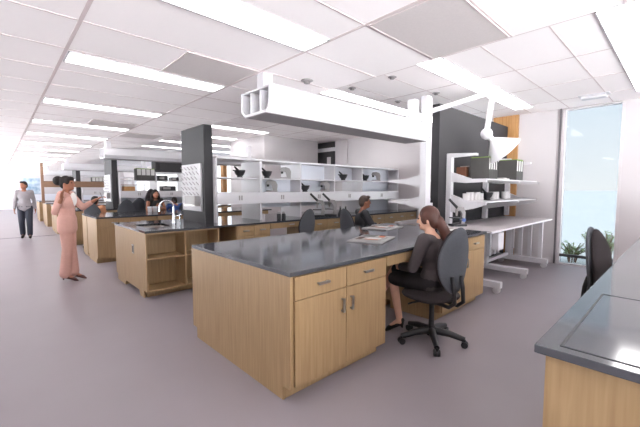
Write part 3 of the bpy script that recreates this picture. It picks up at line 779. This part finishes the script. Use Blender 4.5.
dup(ch, 'dark office chair of the bent person beside the pegboard', (3.95, 10.1, 0), 0, gc)
dup(ch, 'dark office chair of the person sitting behind the second pillar', (1.76, 10.0, 0), -.4, gc)

# ------------------------------------------------------------------- people
def smat(name, c, r=.6): return mat(name, S(*c), r, var=.03, scale=30)
SK1 = smat('tan_skin', (196, 142, 116)); SK2 = smat('brown_skin', (160, 106, 82)); SK3 = smat('light_skin', (214, 166, 142))
HR1 = smat('dark_hair', (30, 23, 22), .85); HR2 = smat('auburn_hair', (78, 42, 31), .5); HR3 = smat('brown_hair', (62, 42, 34), .5)
EYE = smat('eye_dark', (30, 24, 22), .2); LIP = smat('lip', (168, 92, 86), .4)

def head_parts(mb, skin, hc, R):
    P = lambda x, y, z: Vector(hc) + R @ Vector((x, y, z))
    mb.ell(hc, (.073, .092, .108), skin, R)
    mb.ell(P(0, .028, -.055), (.052, .058, .062), skin, R)
    mb.cap(P(0, .088, .012), .009, P(0, .104, -.022), .014, skin, 8, 3)
    mb.ell(P(0, .075, -.082), (.022, .02, .018), skin, R, 10, 6)
    for s in (-1, 1): mb.ell(P(s * .074, -.005, -.012), (.010, .02, .03), skin, R, 10, 6)
def hand_parts(mb, skin, w, d, up, side, curl=.4):
    """w wrist, d finger direction, up = back-of-hand normal, side = towards the thumb"""
    d = Vector(d).normalized(); up = Vector(up); up = (up - d * up.dot(d)).normalized(); sd = up.cross(d)
    if sd.dot(Vector(side)) < 0: sd = -sd
    w = Vector(w); R = Matrix((sd, d, up)).transposed()
    mb.ell(w + d * .05, (.038, .055, .016), skin, R, 12, 8)
    for i, (o, L) in enumerate(((.027, .075), (.009, .083), (-.009, .076), (-.026, .06))):
        k = w + d * .09 + sd * o; e1 = k + (d * math.cos(curl * .5) - up * math.sin(curl * .5)) * (L * .5)
        e2 = e1 + (d * math.cos(curl * 1.8) - up * math.sin(curl * 1.8)) * (L * .5)
        mb.cap(k - d * .03, .009, e1, .0085, skin, 8, 3); mb.cap(e1, .0085, e2, .0075, skin, 8, 3)
    b = w + d * .03 + sd * .03; e = b + (d * .6 + sd * .7 - up * .2).normalized() * .04; e2 = e + (d * .95 + sd * .1 - up * .3).normalized() * .032
    mb.cap(b, .012, e, .010, skin, 8, 3); mb.cap(e, .010, e2, .008, skin, 8, 3)

def person(label, loc, rz, J, skin, hairfn, clothes, female=False, voxel=.011, headrot=(0, 0, 0), group=None, hands=None, eyes=True):
    t = thing('person', label, 'person', loc, rz, group)
    V = {k: Vector(v) for k, v in J.items()}
    m = MB(); fs = .92 if female else 1
    R = Euler(headrot, 'XYZ').to_matrix()
    pel, che, nck, hd = V['pel'], V['che'], V['nck'], V['hd']
    m.cap(pel + Vector((-.06, 0, 0)), .105 * fs, pel + Vector((.06, 0, 0)), .105 * fs, skin)
    m.cap(pel, .105 * fs, che, .105 * fs, skin); m.ell((pel + che) / 2, (.13 * fs, .095 * fs, .12), skin)
    m.ell(che, (.155 * fs, .105 * fs, .14), skin)
    m.cap(che + Vector((0, 0, .1)), .07, nck, .05 * fs, skin); m.cap(nck, .052 * fs, hd, .052 * fs, skin)
    head_parts(m, skin, hd, R)
    for s in 'LR':
        m.cap(che + Vector((0, 0, .09)), .06, V['sh' + s], .052 * fs, skin)
        m.cap(V['sh' + s], .052 * fs, V['el' + s], .040 * fs, skin); m.cap(V['el' + s], .040 * fs, V['wr' + s], .027 * fs, skin)
        m.cap(V['hip' + s], .088 * fs, V['kn' + s], .058 * fs, skin); m.cap(V['kn' + s], .056 * fs, V['an' + s], .036 * fs, skin)
        m.cap(V['an' + s], .038 * fs, V['toe' + s], .028 * fs, skin)
        hh = (hands or {}).get(s)
        d = hh[0] if hh else (V['wr' + s] - V['el' + s]); up = hh[1] if hh else ((1 if s == 'R' else -1), 0, .2)
        side = hh[2] if hh else (0, 1, .2)
        hand_parts(m, skin, V['wr' + s], d, up, side, .5)
    obj('body', fuse(m, 'body', voxel, 4, skin), t)
    for nm, fn in clothes: 
        r = fn(V, fs)
        for mb, lab in r: obj(nm, fuse(mb, nm, voxel, 4), t, lab)
    P = lambda x, y, z: hd + R @ Vector((x, y, z))
    hm = hairfn(P, R); obj('hair', fuse(hm, 'hair', voxel * .8, 3), t)
    if eyes:
        for s in (-1, 1): MB().ell(P(s * .031, .079, .012), (.013, .010, .007), EYE, R, 10, 6).build('eye', t)
        MB().ell(P(0, .088, -.052), (.022, .009, .007), LIP, R, 10, 6).build('lips', t)
    return t
def top_garment(mt, r=.018, hem=None, sleeve=1.0, flare=0, sleeve_r=.012):
    def fn(V, fs):
        m = MB(); pel, che = V['pel'], V['che']
        m.ell(che, (.155 * fs + r, .105 * fs + r, .15), mt); m.ell((pel + che) / 2, (.13 * fs + r, .095 * fs + r, .14), mt)
        m.cap(che, .1 * fs + r, pel + Vector((0, 0, .02)), .108 * fs + r, mt)
        if hem is not None:
            m.cap(pel + Vector((0, 0, .03)), .112 * fs + r, pel + Vector((0, 0, hem)), .11 * fs + r, mt)
            for s in (-1, 1): m.cap(pel + Vector((s * (.055 + flare), 0, .03)), .105 * fs + r, pel + Vector((s * (.06 + flare), 0, hem)), .1 * fs + r + flare, mt)
        for s in 'LR':
            m.cap(che + Vector((0, 0, .085)), .065, V['sh' + s], .056 * fs + r * .6, mt)
            e = V['el' + s]; w = V['el' + s].lerp(V['wr' + s], max(0, sleeve * 2 - 1)) if sleeve > .5 else V['sh' + s].lerp(V['el' + s], sleeve * 2)
            if sleeve > .5: m.cap(V['sh' + s], .055 * fs + sleeve_r, e, .043 * fs + sleeve_r, mt); m.cap(e, .043 * fs + sleeve_r, w, .034 * fs + sleeve_r, mt)
            elif sleeve > 0: m.cap(V['sh' + s], .055 * fs + sleeve_r, w, .05 * fs + sleeve_r, mt)
        return [(m, None)]
    return fn
def trousers(mt, w0=.012, w1=.03):
    def fn(V, fs):
        m = MB(); pel = V['pel']
        m.cap(pel + Vector((-.06, 0, 0)), .105 * fs + w0, pel + Vector((.06, 0, 0)), .105 * fs + w0, mt)
        m.cap(pel, .1, pel + Vector((0, 0, .12)), .1 * fs + w0, mt)
        for s in 'LR':
            m.cap(V['hip' + s], .09 * fs + w0, V['kn' + s], .06 * fs + w0 * 1.3, mt)
            m.cap(V['kn' + s], .06 * fs + w0 * 1.3, V['kn' + s].lerp(V['an' + s], .93), .036 * fs + w1, mt)
        return [(m, None)]
    return fn
def skirt(mt):
    def fn(V, fs):
        m = MB(); pel = V['pel']
        m.cap(pel + Vector((-.06, 0, 0)), .12 * fs, pel + Vector((.06, 0, 0)), .12 * fs, mt); m.cap(pel, .11, pel + Vector((0, 0, .12)), .105, mt)
        for s in 'LR': m.cap(V['hip' + s], .10 * fs, V['hip' + s].lerp(V['kn' + s], .93), .078 * fs, mt)
        m.cap(V['hipL'].lerp(V['knL'], .4), .09, V['hipR'].lerp(V['knR'], .4), .09, mt)
        return [(m, None)]
    return fn
def shoes(mt, heel=False):
    def fn(V, fs):
        r = []
        for s in 'LR':
            m = MB(); a, b = V['an' + s], V['toe' + s]
            if heel:
                dn = (b - a).normalized(); hz = Vector((a.x, a.y, a.z)) - (dn * .035)
                m.cap(a.lerp(b, .12) - Vector((0, 0, .012)), .034, b, .028, mt); m.cap(b - Vector((0, 0, .004)), .028, b + dn * .05 - Vector((0, 0, .004)), .014, mt)
                m.cap(hz + Vector((0, 0, -.01)), .026, hz + Vector((0, 0, -.05)), .016, mt); m.cap(hz + Vector((0, 0, -.05)), .014, hz + Vector((0, 0, -.085)) , .012, mt)
            else:
                m.cap(a - Vector((0, 0, .03)), .05, b + Vector((0, 0, .005)), .04, mt); m.cap(a - Vector((0, 0, .0)), .045, a - Vector((0, 0, .04)), .048, mt)
            r.append((m, None))
        return r
    return fn
def hair_short(mt):
    def f(P, R):
        m = MB(); m.ell(P(0, -.018, .028), (.08, .094, .095), mt, R); m.ell(P(0, -.05, -.01), (.07, .062, .085), mt, R)
        m.ell(P(0.01, .05, .088), (.055, .045, .03), mt, R); return m
    return f
def hair_bun(mt):
    def f(P, R):
        m = MB(); m.ell(P(0, -.02, .03), (.083, .095, .096), mt, R); m.ell(P(0, -.05, -.01), (.07, .06, .08), mt, R)
        m.ell(P(0, -.135, .045), (.075, .07, .075), mt, R); m.ell(P(0, .045, .075), (.06, .05, .04), mt, R)
        for s in (-1, 1): m.ell(P(s * .066, .03, .035), (.02, .035, .05), mt, R)
        return m
    return f
def hair_pony(mt):
    def f(P, R):
        m = MB(); m.ell(P(0, -.018, .024), (.086, .098, .105), mt, R); m.ell(P(0, -.05, -.02), (.075, .062, .085), mt, R)
        m.cap(P(0, -.10, -.03), .045, P(.01, -.135, -.14), .05, mt); m.cap(P(.01, -.135, -.14), .05, P(.015, -.14, -.30), .038, mt); m.cap(P(.015, -.14, -.30), .036, P(.02, -.13, -.4), .016, mt)
        for s in (-1, 1): m.ell(P(s * .07, .02, .01), (.018, .035, .06), mt, R)
        return m
    return f
def hair_long(mt):
    def f(P, R):
        m = MB(); m.ell(P(0, -.018, .026), (.086, .098, .105), mt, R)
        for s in (-1, 1): m.cap(P(s * .075, -.02, .0), .04, P(s * .10, -.02, -.2), .045, mt); m.cap(P(s * .1, -.02, -.2), .045, P(s * .10, .0, -.32), .025, mt)
        m.ell(P(0, -.07, -.10), (.085, .05, .16), mt, R); return m
    return f

STAND = dict(pel=(0, 0, .95), che=(0, 0, 1.26), nck=(0, -.005, 1.44), hd=(0, .015, 1.575), shL=(-.165, -.01, 1.375), shR=(.165, -.01, 1.375),
             elL=(-.24, -.03, 1.12), elR=(.24, -.03, 1.12), wrL=(-.25, .06, .89), wrR=(.25, .06, .89), hipL=(-.085, 0, .92), hipR=(.085, 0, .92),
             knL=(-.09, .02, .50), knR=(.09, .02, .50), anL=(-.09, -.02, .085), anR=(.09, -.02, .085), toeL=(-.10, .14, .035), toeR=(.10, .14, .035))
def J(base, **k): d = dict(base); d.update(k); return d
# walking man
SHIRT = smat('grey_check_shirt', (146, 140, 144)); JEANS = smat('navy_jeans', (40, 44, 58)); SHOE = smat('black_leather', (30, 27, 28), .35)
walk = J(STAND, knL=(-.09, .10, .50), anL=(-.085, .06, .09), toeL=(-.09, .22, .04), knR=(.09, -.0, .5), anR=(.09, -.16, .10), toeR=(.10, .0, .035), elL=(-.215, -.06, 1.11), elR=(.215, .0, 1.11), wrL=(-.235, .0, .87), wrR=(.23, .12, .88))
def shirt_placket(V, fs): return []
person('man in a grey shirt and navy jeans walking down the aisle', (.60, 13.45, 0), PI - .1, walk, SK2, hair_short(HR1),
       [('shirt', top_garment(SHIRT, .014, -.05, .95, .004, .006)), ('trousers', trousers(JEANS, .015, .032)), ('shoe', shoes(SHOE))], voxel=.014, headrot=(0, 0, -.7))
# standing woman in pink suit, facing picture right
PINK = smat('dusty_pink_suit', (206, 160, 148), .8); BLOUSE = smat('white_blouse', (236, 230, 226))
st = J(STAND, pel=(0, 0, .96), che=(0, .01, 1.25), nck=(0, 0, 1.42), hd=(0, .03, 1.55), shL=(-.155, 0, 1.38), shR=(.155, 0, 1.38),
       elR=(.20, -.08, 1.11), wrR=(.22, .02, 1.30), elL=(-.19, .16, 1.16), wrL=(-.14, .37, 1.29),
       hipL=(-.075, 0, .93), hipR=(.075, 0, .93), knL=(-.06, .02, .52), knR=(.06, .0, .52), anL=(-.055, .03, .10), anR=(.06, -.04, .10), toeL=(-.06, .16, .035), toeR=(.07, .09, .035))
pw = person('woman in a dusty pink trouser suit standing in the aisle, hands raised', (.80, 6.72, 0), -2.05, st, SK2, hair_bun(HR1),
       [('jacket', top_garment(PINK, .014, -.12, .80, .008, .010)), ('trousers', trousers(PINK, .010, .05)), ('shoe', shoes(smat('brown_leather', (84, 40, 34), .3), True))],
       female=True, voxel=.010, headrot=(0, 0, -.15), hands={'R': ((0, .1, 1), (-.2, -1, 0), (-1, 0, 0)), 'L': ((.1, 1, .5), (0, -.4, 1), (1, 0, .3))})
bl = MB(); bl.ell((0, .10, 1.30), (.06, .045, .11), BLOUSE); obj('blouse', fuse(bl, 'blouse', .01, 3), pw, 'white blouse in the jacket opening')
t = thing('phone', 'small pale phone held up by the woman in the pink suit', 'phone', (0, 0, 0), 0)
MB().box(-.036, .036, -.004, .004, -.07, .07, GREYP, .003).build('phone_case', t); MB().box(-.031, .031, .004, .005, -.062, .062, BLACK).build('phone_screen', t)
rzp = -2.05
lp = Matrix.Rotation(rzp, 3, 'Z') @ Vector((-.10, .465, 1.345)); t.location = (.80 + lp.x, 6.72 + lp.y, lp.z); t.rotation_euler = (.3, 0, rzp + .4)
# seated woman, front island
SUITD = smat('dark_taupe_blazer', (66, 58, 60), .8); SKIRT = smat('black_skirt', (32, 28, 31), .8)
SIT = dict(pel=(0, -.02, .60), che=(0, .0, .88), nck=(0, .02, 1.04), hd=(0, .05, 1.17), shL=(-.165, 0, 1.0), shR=(.165, 0, 1.0), elL=(-.22, .06, .76), elR=(.22, .06, .76), wrL=(-.12, .28, .72), wrR=(.12, .28, .72),
           hipL=(-.085, .02, .575), hipR=(.085, .02, .575), knL=(-.09, .42, .56), knR=(.09, .42, .56), anL=(-.09, .40, .10), anR=(.09, .40, .10), toeL=(-.09, .53, .035), toeR=(.09, .53, .035))
wo = J(SIT, nck=(0, .04, 1.05), hd=(0, .065, 1.18), knR=(-.0, .44, .62), anR=(-.16, .60, .24), toeR=(-.20, .69, .14), knL=(-.09, .40, .55), anL=(-.10, .30, .13), toeL=(-.14, .40, .04), elL=(-.235, .07, .74), wrL=(-.10, .30, .69), wrR=(.08, .30, .69))
person('woman with an auburn ponytail in a dark blazer seated at the front island', (3.01, 1.625, 0), -.04, wo, SK3, hair_pony(HR2),
       [('blazer', top_garment(SUITD, .014, -.02, .93, 0, .012)), ('skirt', skirt(SKIRT)), ('shoe', shoes(SHOE, True))], female=True, voxel=.009, headrot=(-.15, 0, .35))
# seated man behind island
SUITB = smat('charcoal_suit', (46, 46, 50), .8)
ma = J(SIT, pel=(0, -.02, .61), che=(0, .02, .91), nck=(0, .04, 1.10), hd=(0, .075, 1.235), shL=(-.19, .02, 1.05), shR=(.19, .02, 1.05), elL=(-.26, .14, .82), elR=(.26, .14, .82), wrL=(-.16, .36, .80), wrR=(.16, .36, .80))
pm = person('man in a charcoal suit seated behind the front island, in profile', (4.68, 3.93, 0), -2.15, ma, SK2, hair_short(HR3),
       [('jacket', top_garment(SUITB, .02, -.02, .93, 0, .014)), ('trousers', trousers(SUITB)), ('shoe', shoes(SHOE))], voxel=.010)
bl = MB(); bl.ell((0, .125, .98), (.04, .03, .09), smat('pale_teal_shirt', (150, 168, 170))); obj('shirt', fuse(bl, 'shirt', .01, 3), pm, 'pale shirt front')
# background people
BLT = smat('black_top', (34, 32, 35), .8)
up = .16
eb = {k: ((v[0], v[1], v[2] + up) if k[:2] not in ('kn', 'an', 'to') else v) for k, v in SIT.items()}
eb.update(elL=(-.23, .08, .76 + up), elR=(.23, .08, .76 + up), wrL=(-.05, .24, .80 + up), wrR=(.05, .24, .80 + up), knL=(-.1, .38, .66), knR=(.1, .38, .66), anL=(-.09, .30, .24), anR=(.09, .30, .24), toeL=(-.09, .42, .19), toeR=(.09, .42, .19))
person('woman with long dark hair in a black sleeveless top seated behind the third bench', (3.12, 9.84, 0), PI, eb, SK2, hair_long(HR1),
       [('top', top_garment(BLT, .012, -.02, 0)), ('trousers', trousers(BLT)), ('shoe', shoes(SHOE))], female=True, voxel=.014, hands={'L': ((.3, .1, 1), (-.2, -.6, 0), (0, -1, 0)), 'R': ((-.3, .1, 1), (.2, -.6, 0), (0, -1, 0))})
BLU = smat('blue_shirt', (62, 92, 160), .8)
fb = J(SIT, che=(0, .06, .86), nck=(0, .14, 1.01), hd=(0, .2, 1.11), shL=(-.18, .1, .99), shR=(.18, .1, .99), elL=(-.24, .24, .86), elR=(.24, .24, .86), wrL=(-.12, .42, .95), wrR=(.12, .42, .95))
person('person with dark hair in a blue shirt bent over the fourth bench by the pegboard', (3.80, 10.10, 0), 0, fb, SK2, hair_short(HR1),
       [('shirt', top_garment(BLU, .014, -.02, .9)), ('trousers', trousers(JEANS)), ('shoe', shoes(SHOE))], voxel=.014, headrot=(-.5, 0, 0))
TANT = smat('tan_top', (196, 138, 104), .8)
person('person in a tan top seated between the third bench and the second pillar', (1.76, 10.03, 0), -.4, SIT, SK2, hair_short(HR1),
       [('top', top_garment(TANT, .014, -.02, .9)), ('trousers', trousers(JEANS)), ('shoe', shoes(SHOE))], voxel=.014)

# ------------------------------------------------------------------- outside
o = struct('floor_outside', MB().box(XW + .2, 480, -2, 300, -.7, -.5, GROUND))
def shrub(label, x, y, h, n, spread):
    t = thing('shrub', label, 'shrub', (x, y, -.5), 0, 'shrubs outside the tall window')
    st_ = MB(); lf = MB()
    for i in range(n):
        q = random.uniform(0, 2 * PI); r = spread * random.uniform(.3, 1); hh = h * random.uniform(.65, 1)
        pts = [(0.08 * math.cos(q), .08 * math.sin(q), 0), (r * .4 * math.cos(q), r * .4 * math.sin(q), hh * .6), (r * math.cos(q), r * math.sin(q), hh)]
        st_.tube(pts, .008, WOODB, 5)
        for k in range(16):
            f = .35 + .65 * k / 15; p = Vector(pts[1]).lerp(Vector(pts[2]), max(0, (f - .5) * 2)) if f > .5 else Vector(pts[0]).lerp(Vector(pts[1]), f * 2)
            a = random.uniform(0, 2 * PI); d = Vector((math.cos(a), math.sin(a), random.uniform(-.3, .5))) * random.uniform(.09, .18)
            sdv = d.cross(Vector((0, 0, 1))).normalized() * .025
            lf.add([p, p + d * .5 + sdv, p + d, p + d * .5 - sdv], [(0, 1, 2, 3)], LEAF)
    st_.build('stem', t); o = lf.build('foliage', t); o['kind'] = 'stuff'
shrub('leafy shrub outside the tall window, left of the chair back', 11.2, 2.02, .55, 22, .36)
shrub('leafy shrub outside the tall window, right of the chair back', 11.6, 1.36, .85, 34, .42)
shrub('low leafy shrub outside, seen behind the chair back', 13.5, 1.9, .6, 22, .4)

# ------------------------------------------------------------- light & world
UPLIGHT_L, SKY_L = 9.6, 1.0
w = bpy.data.worlds.new('sky'); SC.world = w; w.use_nodes = True; n = w.node_tree
bg = n.nodes['Background']; tc = n.nodes.new('ShaderNodeTexCoord'); sp = n.nodes.new('ShaderNodeSeparateXYZ')
n.links.new(tc.outputs['Generated'], sp.inputs[0])
rp = n.nodes.new('ShaderNodeValToRGB'); n.links.new(sp.outputs['Z'], rp.inputs['Fac'])
rp.color_ramp.elements[0].position = 0; rp.color_ramp.elements[0].color = (1, 1, 1, 1)
rp.color_ramp.elements[1].position = .35; rp.color_ramp.elements[1].color = (.72, .86, 1, 1)
# world glow raised below the horizon, added as uplight for the ceilings
mr = n.nodes.new('ShaderNodeMapRange'); n.links.new(sp.outputs['Z'], mr.inputs['Value'])
mr.inputs['From Min'].default_value = -.06; mr.inputs['From Max'].default_value = -.01
mr.inputs['To Min'].default_value = UPLIGHT_L; mr.inputs['To Max'].default_value = SKY_L
n.links.new(rp.outputs['Color'], bg.inputs['Color']); n.links.new(mr.outputs['Result'], bg.inputs['Strength'])
def sun(name, rot, e, ang, col):
    l = bpy.data.lights.new(name, 'SUN'); l.energy = e; l.angle = ang; l.color = col
    o = bpy.data.objects.new(name, l); COL.objects.link(o); o.rotation_euler = rot
sun('sun', (math.radians(50), 0, math.radians(-70)), 1.7, .02, (1, .95, .9))

SC.view_settings.view_transform = 'Standard'; SC.view_settings.look = 'None'
SC.view_settings.exposure = 1.38; SC.view_settings.gamma = 1.0
SC.view_settings.use_curve_mapping = False
